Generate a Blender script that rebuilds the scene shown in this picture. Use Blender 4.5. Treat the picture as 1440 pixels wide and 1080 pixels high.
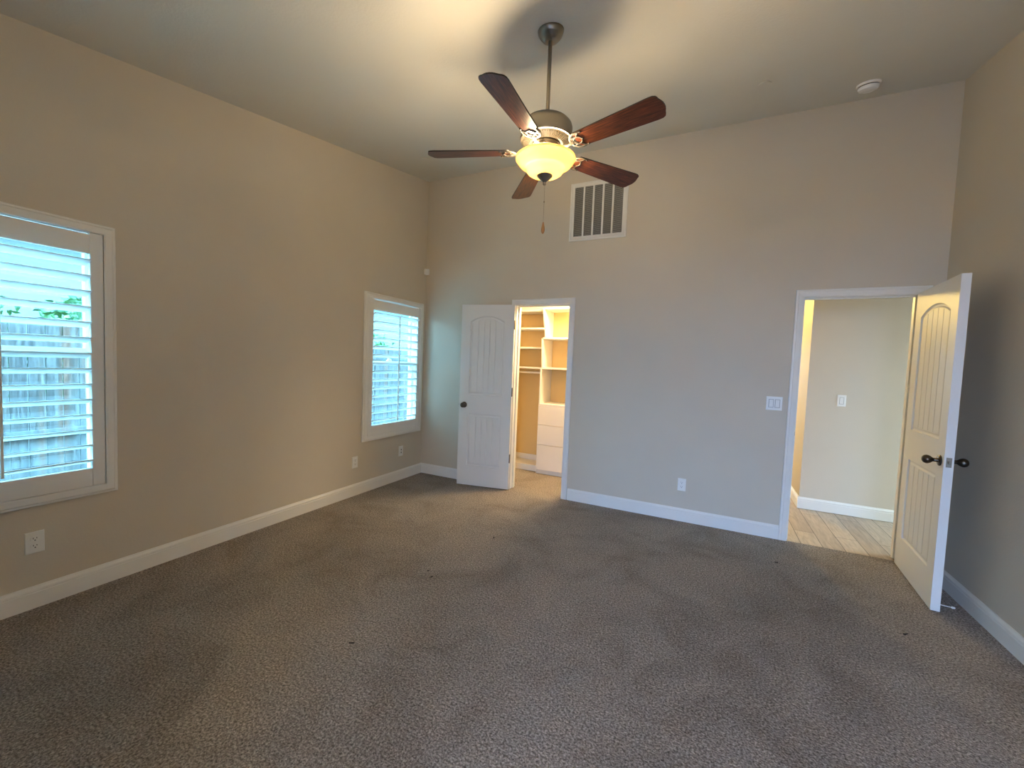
import bpy, bmesh, math, random
from mathutils import Vector, Matrix
random.seed(7)
PI = math.pi
for o in list(bpy.data.objects):
    bpy.data.objects.remove(o)
sc = bpy.context.scene
COL = sc.collection

# ------------------------------------------------------------------ camera
CAM = Vector((3.2006, -4.1147, 1.4150))
YAW, PITCH, ROLL, FPX = 0.448469, -0.051895, 0.039580, 578.475
fw = Vector((-math.sin(YAW)*math.cos(PITCH), math.cos(YAW)*math.cos(PITCH), math.sin(PITCH)))
r0 = Vector((math.cos(YAW), math.sin(YAW), 0)); u0 = r0.cross(fw)
rt = r0*math.cos(ROLL) + u0*math.sin(ROLL)
up = -r0*math.sin(ROLL) + u0*math.cos(ROLL)
cd = bpy.data.cameras.new('camera'); cam = bpy.data.objects.new('camera', cd); COL.objects.link(cam)
cam.matrix_world = Matrix(((rt.x, up.x, -fw.x, CAM.x), (rt.y, up.y, -fw.y, CAM.y), (rt.z, up.z, -fw.z, CAM.z), (0, 0, 0, 1)))
cd.sensor_fit = 'HORIZONTAL'; cd.sensor_width = 36.0; cd.lens = FPX/1440*36.0
cd.clip_start = 0.02; cd.clip_end = 200
sc.camera = cam

# ------------------------------------------------------------------ world, exposure, daylight openings
SKY = (0.80, 0.86, 1.0); SKY_STRENGTH = 24.0
w = bpy.data.worlds.new('sky'); sc.world = w; w.use_nodes = True
bg = w.node_tree.nodes['Background']; bg.inputs[0].default_value = (*SKY, 1); bg.inputs[1].default_value = SKY_STRENGTH
sc.view_settings.view_transform = 'Standard'; sc.view_settings.look = 'None'
sc.view_settings.exposure = 1.2; sc.view_settings.gamma = 1.0; sc.view_settings.use_curve_mapping = False

def portal(name, loc, direction, sx, sy):
    l = bpy.data.lights.new(name, 'AREA'); l.shape = 'RECTANGLE'; l.size = sx; l.size_y = sy
    l.cycles.is_portal = True
    o = bpy.data.objects.new(name, l); COL.objects.link(o); o.location = loc
    o.rotation_euler = Vector(direction).to_track_quat('-Z', 'Z').to_euler()
    return o
portal('daylight_near_window', (-0.2, -3.39, 1.32), (1, 0, 0), 0.95, 1.6)
portal('daylight_far_window', (-0.2, -0.52, 1.32), (1, 0, 0), 0.95, 1.6)
portal('daylight_added_patio_door', (3.62, -7.14, 1.05), (0, 1, 0), 1.5, 2.1)
portal('daylight_added_hall_door', (3.4, 5.16, 1.05), (0, -1, 0), 0.9, 2.1)
portal('daylight_added_hall_window', (6.2, 0.615, 1.18), (-1, 0, 0), 0.95, 2.3)

def point(name, loc, power, color, radius):
    l = bpy.data.lights.new(name, 'POINT'); l.energy = power; l.color = color; l.shadow_soft_size = radius
    o = bpy.data.objects.new(name, l); COL.objects.link(o); o.location = loc
    return o
WARM = (1.0, 0.77, 0.48)

# ------------------------------------------------------------------ node helpers / materials
def mat(name, color=(.8, .8, .8), rough=.6, metal=0.0, spec=.5):
    m = bpy.data.materials.new(name); m.use_nodes = True
    b = m.node_tree.nodes['Principled BSDF']
    b.inputs['Base Color'].default_value = (*color, 1); b.inputs['Roughness'].default_value = rough
    b.inputs['Metallic'].default_value = metal
    b.inputs['Specular IOR Level'].default_value = spec
    return m
def N(m, t, **kw):
    n = m.node_tree.nodes.new(t)
    for k, v in kw.items():
        if hasattr(n, k): setattr(n, k, v)
        else: n.inputs[k].default_value = v
    return n
def L(m, a, b): m.node_tree.links.new(a, b)
def coords(m, scale=(1, 1, 1), rot=(0, 0, 0), gen='Object'):
    t = N(m, 'ShaderNodeTexCoord'); mp = N(m, 'ShaderNodeMapping')
    mp.inputs['Scale'].default_value = scale; mp.inputs['Rotation'].default_value = rot
    L(m, t.outputs[gen], mp.inputs['Vector']); return mp.outputs['Vector']
def noise(m, vec, scale, detail=2, rough=.5, dist=0):
    n = N(m, 'ShaderNodeTexNoise'); n.inputs['Scale'].default_value = scale; n.inputs['Detail'].default_value = detail
    n.inputs['Roughness'].default_value = rough; n.inputs['Distortion'].default_value = dist
    L(m, vec, n.inputs['Vector']); return n.outputs['Fac']
def ramp(m, fac, stops):
    r = N(m, 'ShaderNodeValToRGB'); e = r.color_ramp.elements
    while len(e) < len(stops): e.new(0.5)
    for el, (p, c) in zip(e, stops):
        el.position = p; el.color = (*c, 1) if len(c) == 3 else c
    L(m, fac, r.inputs['Fac']); return r.outputs['Color']
def mixc(m, fac, a, b, mode='MIX'):
    n = N(m, 'ShaderNodeMix'); n.data_type = 'RGBA'; n.blend_type = mode
    for s, v in ((n.inputs['Factor'], fac), (n.inputs['A'], a), (n.inputs['B'], b)): pass
    ins = [i for i in n.inputs if i.type == 'RGBA']
    def put(sock, v):
        if hasattr(v, 'is_linked'): L(m, v, sock)
        elif isinstance(v, (int, float)): sock.default_value = v
        else: sock.default_value = (*v, 1)
    put(n.inputs[0], fac); put(ins[0], a); put(ins[1], b)
    return [o for o in n.outputs if o.type == 'RGBA'][0]
def bump(m, h, strength, dist=.01):
    b = N(m, 'ShaderNodeBump'); b.inputs['Strength'].default_value = strength; b.inputs['Distance'].default_value = dist
    L(m, h, b.inputs['Height']); L(m, b.outputs['Normal'], m.node_tree.nodes['Principled BSDF'].inputs['Normal'])
def setcol(m, c): L(m, c, m.node_tree.nodes['Principled BSDF'].inputs['Base Color'])

def paint(name, color, rough, scale=90, strength=.25):
    m = mat(name, color, rough, spec=.3); v = coords(m)
    n1 = noise(m, v, scale, 3, .6)
    c = mixc(m, noise(m, v, 2.0, 2), tuple(x*.96 for x in color), tuple(min(1, x*1.04) for x in color)); setcol(m, c)
    bump(m, n1, strength, .003); return m
M = {}
M['wall'] = paint('beige orange-peel wall paint', (.60, .54, .44), .55)
M['ceiling'] = paint('off-white ceiling paint', (.68, .66, .585), .75, 70, .4)
M['closet_paint'] = paint('cream closet paint', (.78, .68, .50), .6)
M['trim'] = paint('white trim enamel', (.78, .77, .73), .35, 14, .03)
M['door'] = paint('white door enamel', (.76, .75, .71), .4, 160, .06)
M['shutter'] = paint('white shutter enamel', (.80, .79, .75), .38, 12, .02)
M['plate'] = mat('white plastic plate', (.80, .80, .77), .35)
M['shaded_bezel'] = mat('rocker surround in shadow-gap grey', (.36, .36, .35), .5)  # grey stands in for the shadow gap round each rocker
M['slot'] = mat('dark socket slot', (.02, .018, .016), .5)
M['backing'] = paint('tan backing board', (.74, .53, .23), .5, 10, .01)
M['lint'] = mat('dark brown lint', (.03, .024, .02), .95)
M['melamine'] = paint('white melamine', (.80, .76, .68), .4, 10, .01)
M['vinyl'] = mat('white vinyl window frame', (.82, .84, .84), .35)
M['stucco'] = paint('tan stucco', (.22, .21, .20), .9, 40, .8)
M['roofing'] = paint('grey roof shingles', (.20, .19, .18), .9, 20, .8)
M['rubber'] = mat('white rubber tip', (.85, .83, .78), .5)
M['wood_fob'] = mat('honey wood fob', (.45, .20, .06), .35)
M['chain'] = mat('brass chain', (.35, .28, .20), .35, 1)
M['bronze'] = mat('dark bronze hardware', (.10, .085, .07), .32, 1.0)
M['hinge'] = mat('satin bronze hinge', (.24, .20, .15), .4, 1.0)
M['sensor'] = mat('white sensor plastic', (.82, .81, .78), .4)
M['filter'] = mat('grey filter fabric', (.12, .12, .11), .9)
M['vent'] = mat('white enamelled grille', (.74, .73, .69), .4)

# brushed pewter
m = mat('brushed pewter metal', (.30, .27, .225), .33, 1.0); v = coords(m, (4, 4, 220))
bump(m, noise(m, v, 6, 2), .08, .001); M['pewter'] = m
m = mat('aged silver bracket metal', (.075, .062, .045), .5, 0, .3); M['bracket'] = m
M['vent_dark'] = mat('dark pewter vent metal', (.022, .018, .012), .6, 0, .1)
# fan blade: reddish walnut
m = mat('reddish walnut veneer', (.1, .03, .015), .34); v = coords(m, (3, 60, 1))
n = noise(m, v, 3.2, 4, .6, .6)
setcol(m, ramp(m, n, [(.3, (.030, .009, .005)), (.52, (.13, .031, .010)), (.75, (.30, .078, .025))])); M['blade'] = m
m = mat('dark blade edge', (.012, .006, .004), .4); M['blade_edge'] = m

# lamp glass: amber frosted, lit by the bulbs inside
m = bpy.data.materials.new('frosted amber glass'); m.use_nodes = True; nt = m.node_tree
nt.nodes.remove(nt.nodes['Principled BSDF'])
tr = N(m, 'ShaderNodeBsdfTranslucent'); tr.inputs['Color'].default_value = (.63, .48, .27, 1)
df = N(m, 'ShaderNodeBsdfDiffuse'); df.inputs['Color'].default_value = (.72, .59, .41, 1)
gl = N(m, 'ShaderNodeBsdfGlossy'); gl.inputs['Roughness'].default_value = .25
fr = N(m, 'ShaderNodeFresnel'); fr.inputs['IOR'].default_value = 1.35
m1 = N(m, 'ShaderNodeMixShader'); m1.inputs[0].default_value = .72; m2 = N(m, 'ShaderNodeMixShader')
L(m, df.outputs[0], m1.inputs[1]); L(m, tr.outputs[0], m1.inputs[2])
L(m, fr.outputs[0], m2.inputs[0]); L(m, m1.outputs[0], m2.inputs[1]); L(m, gl.outputs[0], m2.inputs[2])
L(m, m2.outputs[0], nt.nodes['Material Output'].inputs['Surface']); M['bowl'] = m
m = mat('lit bulb', (1, .9, .7), .4); b = m.node_tree.nodes['Principled BSDF']
b.inputs['Emission Color'].default_value = (1, .82, .55, 1); b.inputs['Emission Strength'].default_value = 12; M['bulb'] = m

# window pane: thin clear glass
m = bpy.data.materials.new('clear window glass'); m.use_nodes = True; nt = m.node_tree
nt.nodes.remove(nt.nodes['Principled BSDF'])
tp = N(m, 'ShaderNodeBsdfTransparent'); tp.inputs['Color'].default_value = (.84, .96, .98, 1)
gl = N(m, 'ShaderNodeBsdfGlossy'); gl.inputs['Roughness'].default_value = .02
mx = N(m, 'ShaderNodeMixShader'); mx.inputs[0].default_value = .06
L(m, tp.outputs[0], mx.inputs[1]); L(m, gl.outputs[0], mx.inputs[2])
L(m, mx.outputs[0], nt.nodes['Material Output'].inputs['Surface']); M['glass'] = m
m = M['glass'].copy(); m.name = 'daylight-dimming window glass'  # tint added to dim the outdoor view against the room light
for n_ in m.node_tree.nodes:
    if n_.type == 'BSDF_TRANSPARENT': n_.inputs['Color'].default_value = (.36, .585, .665, 1)
M['tint'] = m
m = M['glass'].copy(); m.name = 'daylight-dimming hall glass'  # tint added to hold down the daylight in the hall
for n_ in m.node_tree.nodes:
    if n_.type == 'BSDF_TRANSPARENT': n_.inputs['Color'].default_value = (.42, .47, .48, 1)
M['tint_hall'] = m
m = M['glass'].copy(); m.name = 'blue daylight-filter patio glass'  # bluish tint added to set colour and strength of the rear daylight
for n_ in m.node_tree.nodes:
    if n_.type == 'BSDF_TRANSPARENT': n_.inputs['Color'].default_value = (.47, .65, .86, 1)
M['tint_patio'] = m

# carpet
m = mat('taupe cut-pile carpet', (.2, .17, .15), .95, spec=.1); v = coords(m)
fine = noise(m, v, 115, 3, .7)
tuft = noise(m, v, 60, 2, .6)
patch = noise(m, v, 2.3, 4, .6, .8)
broad = noise(m, v, .9, 2, .5, .3)
c = ramp(m, fine, [(.34, (.145, .126, .113)), (.5, (.365, .326, .298)), (.66, (.65, .585, .54))])
c = mixc(m, .55, c, ramp(m, tuft, [(.35, (.55, .54, .53)), (.65, (1.0, 1.0, 1.0))]), 'MULTIPLY')
c = mixc(m, .6, c, ramp(m, patch, [(.36, (.72, .70, .68)), (.5, (.98, .98, .98)), (.66, (1.18, 1.15, 1.12))]), 'MULTIPLY')
c = mixc(m, .6, c, ramp(m, broad, [(.4, (.86, .85, .84)), (.6, (1.06, 1.05, 1.04))]), 'MULTIPLY')
setcol(m, c)
add = N(m, 'ShaderNodeMath', operation='ADD'); L(m, fine, add.inputs[0]); L(m, tuft, add.inputs[1])
bump(m, add.outputs[0], .9, .012); M['carpet'] = m

# wood-look plank tile in the hall (planks run along Y)
m = mat('wood-look plank tile', (.4, .3, .2), .38); v = coords(m, (1, 1, 1), (0, 0, PI/2))
t = N(m, 'ShaderNodeTexBrick'); L(m, v, t.inputs['Vector'])
t.inputs['Scale'].default_value = 1.0; t.inputs['Brick Width'].default_value = .92; t.inputs['Row Height'].default_value = .1525
t.inputs['Mortar Size'].default_value = .0028; t.inputs['Mortar Smooth'].default_value = .1; t.inputs['Bias'].default_value = -.1
t.inputs['Color1'].default_value = (.50, .40, .29, 1); t.inputs['Color2'].default_value = (.36, .27, .19, 1)
t.inputs['Mortar'].default_value = (.10, .075, .055, 1); t.offset = .37
v2 = coords(m, (16, 1.6, 1)); g = noise(m, v2, 2.2, 5, .6, 1.2)
setcol(m, mixc(m, .75, t.outputs['Color'], ramp(m, g, [(.3, (.62, .60, .58)), (.5, (.95, .95, .95)), (.7, (1.25, 1.25, 1.25))]), 'MULTIPLY'))
bump(m, t.outputs['Fac'], -.3, .002); M['tile'] = m

# outdoors
m = mat('weathered grey fence wood', (.3, .25, .2), .85); v = coords(m, (1, 12, 1.2))
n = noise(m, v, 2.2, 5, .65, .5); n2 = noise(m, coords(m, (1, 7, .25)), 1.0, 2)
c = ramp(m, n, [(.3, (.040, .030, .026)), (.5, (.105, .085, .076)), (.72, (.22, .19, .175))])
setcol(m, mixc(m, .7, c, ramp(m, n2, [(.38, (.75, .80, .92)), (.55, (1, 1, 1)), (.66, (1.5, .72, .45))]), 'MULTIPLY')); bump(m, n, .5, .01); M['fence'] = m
m = mat('green leaves', (.08, .2, .05), .5); n = noise(m, coords(m), 3.5, 2)
setcol(m, ramp(m, n, [(.35, (.025, .08, .02)), (.55, (.07, .17, .045)), (.7, (.17, .26, .10))])); M['leaf'] = m
M['bark'] = paint('brown bark', (.16, .11, .07), .9, 20, .9)
m = mat('pale gravel', (.35, .33, .3), .95); n = noise(m, coords(m), 30, 4, .7)
setcol(m, ramp(m, n, [(.3, (.06, .055, .05)), (.7, (.17, .155, .14))])); M['gravel'] = m

# ------------------------------------------------------------------ mesh builder
class MB:
    def __init__(s): s.v = []; s.f = []; s.mi = []; s.sm = []
    def add(s, vs, fs, mi=0, smooth=False):
        o = len(s.v); s.v += [tuple(x) for x in vs]
        for f in fs: s.f.append([i+o for i in f]); s.mi.append(mi); s.sm.append(smooth)
        return s
    def box(s, a, b, mi=0):
        x0, x1 = sorted((a[0], b[0])); y0, y1 = sorted((a[1], b[1])); z0, z1 = sorted((a[2], b[2]))
        return s.add([(x0,y0,z0),(x1,y0,z0),(x1,y1,z0),(x0,y1,z0),(x0,y0,z1),(x1,y0,z1),(x1,y1,z1),(x0,y1,z1)],
              [(0,3,2,1),(4,5,6,7),(0,1,5,4),(1,2,6,5),(2,3,7,6),(3,0,4,7)], mi)
    def rbox(s, a, b, r=.003, mi=0, axis=0):
        # box with its four edges along 'axis' chamfered and a chamfered pair of end faces
        lo = [min(a[i], b[i]) for i in range(3)]; hi = [max(a[i], b[i]) for i in range(3)]
        ax = axis; o1, o2 = [i for i in range(3) if i != ax]
        def ring(pos, ins):
            p = [(lo[o1]+ins+r, lo[o2]+ins), (hi[o1]-ins-r, lo[o2]+ins), (hi[o1]-ins, lo[o2]+ins+r), (hi[o1]-ins, hi[o2]-ins-r),
                 (hi[o1]-ins-r, hi[o2]-ins), (lo[o1]+ins+r, hi[o2]-ins), (lo[o1]+ins, hi[o2]-ins-r), (lo[o1]+ins, lo[o2]+ins+r)]
            out = []
            for q in p:
                c = [0, 0, 0]; c[ax] = pos; c[o1] = q[0]; c[o2] = q[1]; out.append(tuple(c))
            return out
        rings = [ring(lo[ax], r), ring(lo[ax]+r, 0), ring(hi[ax]-r, 0), ring(hi[ax], r)]
        return s.loft(rings, True, mi)
    def loft(s, rings, caps=True, mi=0, smooth=False, closed=True):
        n = len(rings[0]); vs = [p for r in rings for p in r]; fs = []
        for i in range(len(rings)-1):
            for j in range(n if closed else n-1):
                k = (j+1) % n
                fs.append((i*n+j, i*n+k, (i+1)*n+k, (i+1)*n+j))
        s.add(vs, fs, mi, smooth)
        if caps:
            s.add(rings[0], [tuple(reversed(range(n)))], mi); s.add(rings[-1], [tuple(range(n))], mi)
        return s
    def lathe(s, prof, c=(0, 0, 0), axis=(0, 0, 1), seg=40, mi=0, smooth=True, caps=False):
        q = Vector((0, 0, 1)).rotation_difference(Vector(axis)); c = Vector(c)
        rings = [[c + q @ Vector((r*math.cos(2*PI*k/seg), r*math.sin(2*PI*k/seg), z)) for k in range(seg)] for r, z in prof]
        return s.loft(rings, caps, mi, smooth)
    def tube(s, pts, rad, seg=10, mi=0, caps=True, flat=None):
        pts = [Vector(p) for p in pts]; rad = rad if isinstance(rad, (list, tuple)) else [rad]*len(pts)
        rings = []; prev = None
        for i, p in enumerate(pts):
            t = (pts[min(i+1, len(pts)-1)] - pts[max(i-1, 0)]).normalized()
            a = prev if prev else (Vector((0, 0, 1)) if abs(t.z) < .9 else Vector((1, 0, 0)))
            n = (a - t*a.dot(t)).normalized(); prev = n; b2 = t.cross(n); k2 = flat or 1
            rings.append([p + n*rad[i]*k2*math.cos(2*PI*k/seg) + b2*rad[i]*math.sin(2*PI*k/seg) for k in range(seg)])
        return s.loft(rings, caps, mi, True)
    def prism(s, poly, f0, f1, mi=0):
        # poly: list of 2d points; f0/f1 map a 2d point to 3d at both ends
        return s.loft([[f0(p) for p in poly], [f1(p) for p in poly]], True, mi)
    def frame(s, rect, prof, to3d, sides=4, mi=0):
        # mitred rectangular frame: rect=(a0,a1,b0,b1), prof=[(inset, height)], to3d(a,b,h)
        a0, a1, b0, b1 = rect
        rings = []
        for ins, h in prof:
            bb = b0 + ins if sides == 4 else b0
            rings.append([to3d(a0+ins, bb, h), to3d(a0+ins, b1-ins, h), to3d(a1-ins, b1-ins, h), to3d(a1-ins, bb, h)])
        n = len(prof); vs = [p for r in rings for p in r]; fs = []
        for i in range(n-1):
            for j in range(4 if sides == 4 else 3):
                k = (j+1) % 4; fs.append((i*4+j, i*4+k, (i+1)*4+k, (i+1)*4+j))
        if sides == 3:
            fs.append(tuple(i*4 for i in range(n))); fs.append(tuple(i*4+3 for i in reversed(range(n))))
        return s.add(vs, fs, mi)
    def build(s, name, mats, parent=None):
        me = bpy.data.meshes.new(name); me.from_pydata(s.v, [], s.f)
        mats = mats if isinstance(mats, (list, tuple)) else [mats]
        for x in mats: me.materials.append(x)
        me.polygons.foreach_set('material_index', s.mi); me.polygons.foreach_set('use_smooth', s.sm)
        bm = bmesh.new(); bm.from_mesh(me); bmesh.ops.remove_doubles(bm, verts=bm.verts, dist=1e-6)
        bmesh.ops.recalc_face_normals(bm, faces=bm.faces); bm.to_mesh(me); bm.free()
        if any(s.sm):
            try: me.set_sharp_from_angle(angle=math.radians(40))
            except Exception: pass
        o = bpy.data.objects.new(name, me); COL.objects.link(o)
        if parent: o.parent = parent
        return o
def tag(o, label, cat, group=None, kind=None):
    o['label'] = label; o['category'] = cat
    if group: o['group'] = group
    if kind: o['kind'] = kind
    return o
def empty(name, loc=(0, 0, 0), rz=0, label=None, cat=None, group=None, kind=None):
    o = bpy.data.objects.new(name, None); COL.objects.link(o); o.location = loc; o.rotation_euler = (0, 0, rz)
    o.empty_display_size = .1
    if label: tag(o, label, cat, group, kind)
    return o
def struct(name, mb, m, label, cat): return tag(mb.build(name, m), label, cat, kind='structure')
def copy_tree(o, parent=None):
    c = o.copy(); COL.objects.link(c); c.parent = parent
    for ch in list(o.children): copy_tree(ch, c)
    return c

# ------------------------------------------------------------------ room shell
W, H, S = 4.715, 3.556, 0.1638
def ceil_z(y): return H + S*y
WT = .15
NW = (-3.85, -2.93, .552, 2.107)      # shutter outer frames (y0,y1,z0,z1)
FWN = (-.995, -.049, .533, 2.082)
def hole(r, k=.055): return (r[0]+k, r[1]-k, r[2]+k, r[3]-k)
nh, fh = hole(NW), hole(FWN)
# floor
fl = MB(); fl.box((0, -7.0, -.06), (W, 0, 0)); fl.box((1.245, 0, -.06), (1.85, .12, 0)); fl.box((.3, .12, -.06), (2.62, 1.16, 0))
struct('floor', fl, M['carpet'], 'taupe brown cut-pile carpet with vacuum marks over the bedroom floor', 'carpet')
tl = MB(); tl.box((3.86, -.0, -.06), (4.5775, .12, -.004)); tl.box((2.74, .12, -.06), (6.05, 1.1, -.004)); tl.box((2.74, 1.1, -.06), (4.12, 5.05, -.004))
struct('floor_hall', tl, M['tile'], 'wood-look plank tile floor in the hall beyond the open bedroom door', 'floor')
# ceiling
c = MB(); y0, y1 = -4.9, 0.0
c.add([(0,y0,ceil_z(y0)),(W,y0,ceil_z(y0)),(W,y1,ceil_z(y1)),(0,y1,ceil_z(y1)),(0,y0,ceil_z(y0)+.1),(W,y0,ceil_z(y0)+.1),(W,y1,ceil_z(y1)+.1),(0,y1,ceil_z(y1)+.1)],
      [(0,3,2,1),(4,5,6,7),(0,1,5,4),(1,2,6,5),(2,3,7,6),(3,0,4,7)])
struct('ceiling', c, M['ceiling'], 'sloped off-white bedroom ceiling rising towards the far wall', 'ceiling')
# left wall with two window holes
wl = MB(); TOP = 3.66
for a, b2 in ((-5.02, nh[0]), (nh[1], fh[0]), (fh[1], .12)): wl.box((-WT, a, -.1), (0, b2, TOP))
for r in (nh, fh):
    wl.box((-WT, r[0], -.1), (0, r[1], r[2])); wl.box((-WT, r[0], r[3]), (0, r[1], TOP))
struct('wall_left', wl, M['wall'], 'beige left wall with two shuttered windows', 'wall')
# back wall with two door holes
wb = MB(); HD = 2.045
for a, b2 in ((0, 1.23), (1.865, 3.845), (4.5925, W)): wb.box((a, 0, -.05), (b2, .12, TOP))
wb.box((1.23, 0, HD+.015), (1.865, .12, TOP)); wb.box((3.845, 0, HD+.015), (4.5925, .12, TOP))
struct('wall_back', wb, M['wall'], 'tall beige back wall with the closet doorway and the hall doorway', 'wall')
wr = MB(); wr.box((W, -7.12, -.05), (W+.12, .12, TOP)); struct('wall_right', wr, M['wall'], 'beige right wall behind the open hall door', 'wall')
# rear of the room: short wall, guessed alcove and patio door added to shape the daylight
w2 = MB(); w2.box((0, -5.02, -.05), (2.78, -4.9, 3.0)); w2.box((2.78, -5.02, 2.45), (W, -4.9, 3.0)); w2.box((2.66, -7.12, -.05), (2.78, -5.02, 2.6))
struct('wall_rear', w2, M['wall'], 'beige wall behind the camera with an added alcove opening', 'wall')
w3 = MB(); w3.box((2.78, -7.12, 2.1), (W, -7.0, 2.6)); w3.box((2.78, -7.12, -.05), (2.87, -7.0, 2.1)); w3.box((4.37, -7.12, -.05), (W, -7.0, 2.1))
struct('wall_added_alcove', w3, M['wall'], 'beige alcove wall added around the guessed patio door behind the camera', 'wall')
c2 = MB(); c2.box((2.66, -7.12, 2.45), (W, -5.02, 2.6)); struct('ceiling_added_alcove', c2, M['ceiling'], 'flat ceiling of the added alcove behind the camera', 'ceiling')
pd = empty('door_3', (3.62, -7.06, 0), 0, 'guessed white framed sliding glass patio door added for daylight behind the camera', 'door', kind='structure')
q = MB()
def pd3(a, b2, h): return (a-3.62, h, b2)
q.frame((2.87, 4.37, 0.0, 2.1), [(0, -.05), (0, .05), (.06, .05), (.06, -.05), (0, -.05)], pd3); q.box((-.04, -.03, .06), (.04, .03, 2.04)); q.build('frame', M['vinyl'], pd)
MB().box((-.69, -.004, .06), (.69, .004, 2.04)).build('pane', M['tint_patio'], pd)

# closet shell
cw = MB(); cw.box((.18, 1.16, -.05), (2.74, 1.28, 2.62)); cw.box((.18, .12, -.05), (.3, 1.16, 2.62)); cw.box((2.62, .12, -.05), (2.74, 1.16, 2.62))
struct('wall_closet', cw, M['closet_paint'], 'cream walls inside the walk-in closet', 'wall')
cc = MB(); cc.box((.18, .12, 2.5), (2.74, 1.28, 2.62)); struct('ceiling_closet', cc, M['ceiling'], 'white closet ceiling', 'ceiling')
# hall shell
hw = MB(); hw.box((4.12, 1.1, -.05), (6.1, 1.22, 2.62)); hw.box((4.12, 1.22, -.05), (4.24, 5.1, 2.62)); 
struct('wall_hall', hw, M['wall'], 'beige hall wall with an outside corner seen through the open door', 'wall')
h2 = MB(); h2.box((2.62, 1.28, -.05), (2.74, 5.1, 2.62)); h2.box((2.62, 5.05, 2.1), (4.24, 5.17, 2.62)); h2.box((2.62, 5.05, -.05), (2.95, 5.17, 2.1)); h2.box((3.85, 5.05, -.05), (4.24, 5.17, 2.1))
h2.box((6.05, .0, -.05), (6.17, .15, 2.62)); h2.box((6.05, 1.08, -.05), (6.17, 1.22, 2.62)); h2.box((6.05, .15, -.05), (6.17, 1.08, .06)); h2.box((6.05, .15, 2.3), (6.17, 1.08, 2.62))
h2.box((W+.12, .0, -.05), (6.05, .12, 2.62))
struct('wall_hall_far', h2, M['wall'], 'beige walls of the hall out of sight beyond the corner', 'wall')
hc = MB(); hc.box((2.62, .12, 2.5), (6.17, 1.22, 2.62)); hc.box((2.62, 1.22, 2.5), (4.24, 5.17, 2.62)); struct('ceiling_hall', hc, M['ceiling'], 'off-white hall ceiling', 'ceiling')
hd = empty('door_4', (3.4, 5.11, 0), 0, 'guessed glazed door added for daylight at the far end of the hall', 'door', kind='structure')  # unseen door, guessed, lets daylight into the hall
q = MB(); q.frame((-.45, .45, 0, 2.1), [(0, -.04), (0, .04), (.09, .04), (.09, -.04), (0, -.04)], lambda a, b2, h: (a, h, b2)); q.build('frame', M['vinyl'], hd)
MB().box((-.36, -.004, .09), (.36, .004, 2.01)).build('pane', M['tint_hall'], hd)
hw3 = empty('window_3', (6.11, .615, 1.18), 0, 'guessed tall window added for daylight at the right end of the hall', 'window', kind='structure')  # unseen window added to put cool daylight on the hall wall
q = MB(); q.frame((-.465, .465, -1.12, 1.12), [(0, -.04), (0, .04), (.06, .04), (.06, -.04), (0, -.04)], lambda a, b2, h: (h, a, b2)); q.build('frame', M['vinyl'], hw3)
MB().box((-.004, -.405, -1.06), (.004, .405, 1.06)).build('pane', M['tint_hall'], hw3)

# ------------------------------------------------------------------ baseboards and casings
BP = [(0, 0), (.015, 0), (.015, .084), (.0125, .087), (.0125, .090), (.0145, .092), (.0135, .102), (.007, .112), (.005, .119), (0, .119)]
def base_x(mb, x0, x1, y, sgn):      # along X, sticking out towards sgn*Y
    return mb.prism(BP, lambda p: (x0, y+sgn*p[0], p[1]), lambda p: (x1, y+sgn*p[0], p[1]))
def base_y(mb, y0, y1, x, sgn):
    return mb.prism(BP, lambda p: (x+sgn*p[0], y0, p[1]), lambda p: (x+sgn*p[0], y1, p[1]))
struct('baseboard_left', base_y(MB(), -4.9, 0, 0, 1), M['trim'], 'white grooved baseboard along the left wall under both windows', 'baseboard')
b = base_x(MB(), 0, 1.1876, 0, -1); base_x(b, 1.917, 3.798, 0, -1); base_x(b, 4.642, W, 0, -1)
struct('baseboard_back', b, M['trim'], 'white grooved baseboard along the back wall between the doorways', 'baseboard')
struct('baseboard_right', base_y(MB(), -7.0, 0, W, -1), M['trim'], 'white grooved baseboard along the right wall', 'baseboard')
b = base_x(MB(), 4.105, 6.05, 1.1, -1); base_y(b, 1.1, 5.05, 4.12, -1)
struct('baseboard_hall', b, M['trim'], 'white baseboard wrapping the hall wall corner', 'baseboard')
CP = [(0, 0), (0, .011), (.004, .017), (.018, .0185), (.022, .0155), (.050, .0135), (.060, .010), (.060, 0)]
def casing(name, x0, x1, z1, label):
    q = MB(); q.frame((x0, x1, 0, z1), CP, lambda a, b2, h: (a, -h, b2), sides=3)
    i = .060
    # jamb lining and stop
    for xa, xb in ((x0+i-.0, x0+i+.0145), (x1-i-.0145, x1-i)):
        pass
    return struct(name, q, M['trim'], label, 'door casing')
casing('trim_1', 1.1876, 1.9085, 2.107, 'white casing around the closet doorway')
casing('trim_2', 3.798, 4.6395, 2.107, 'white casing around the hall doorway')
def jamb(name, x0, x1, label):
    q = MB(); t = .016
    q.box((x0-t, .0, 0), (x0, .12, HD)); q.box((x1, .0, 0), (x1+t, .12, HD)); q.box((x0-t, 0, HD), (x1+t, .12, HD+t))
    q.box((x0, .045, 0), (x0+.011, .08, HD-.011)); q.box((x1-.011, .045, 0), (x1, .08, HD-.011)); q.box((x0, .045, HD-.011), (x1, .08, HD))
    return struct(name, q, M['trim'], label, 'door jamb')
jamb('trim_3', 1.2465, 1.849, 'white jamb lining the closet doorway')
jamb('trim_4', 3.8615, 4.576, 'white jamb lining the hall doorway')

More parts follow.
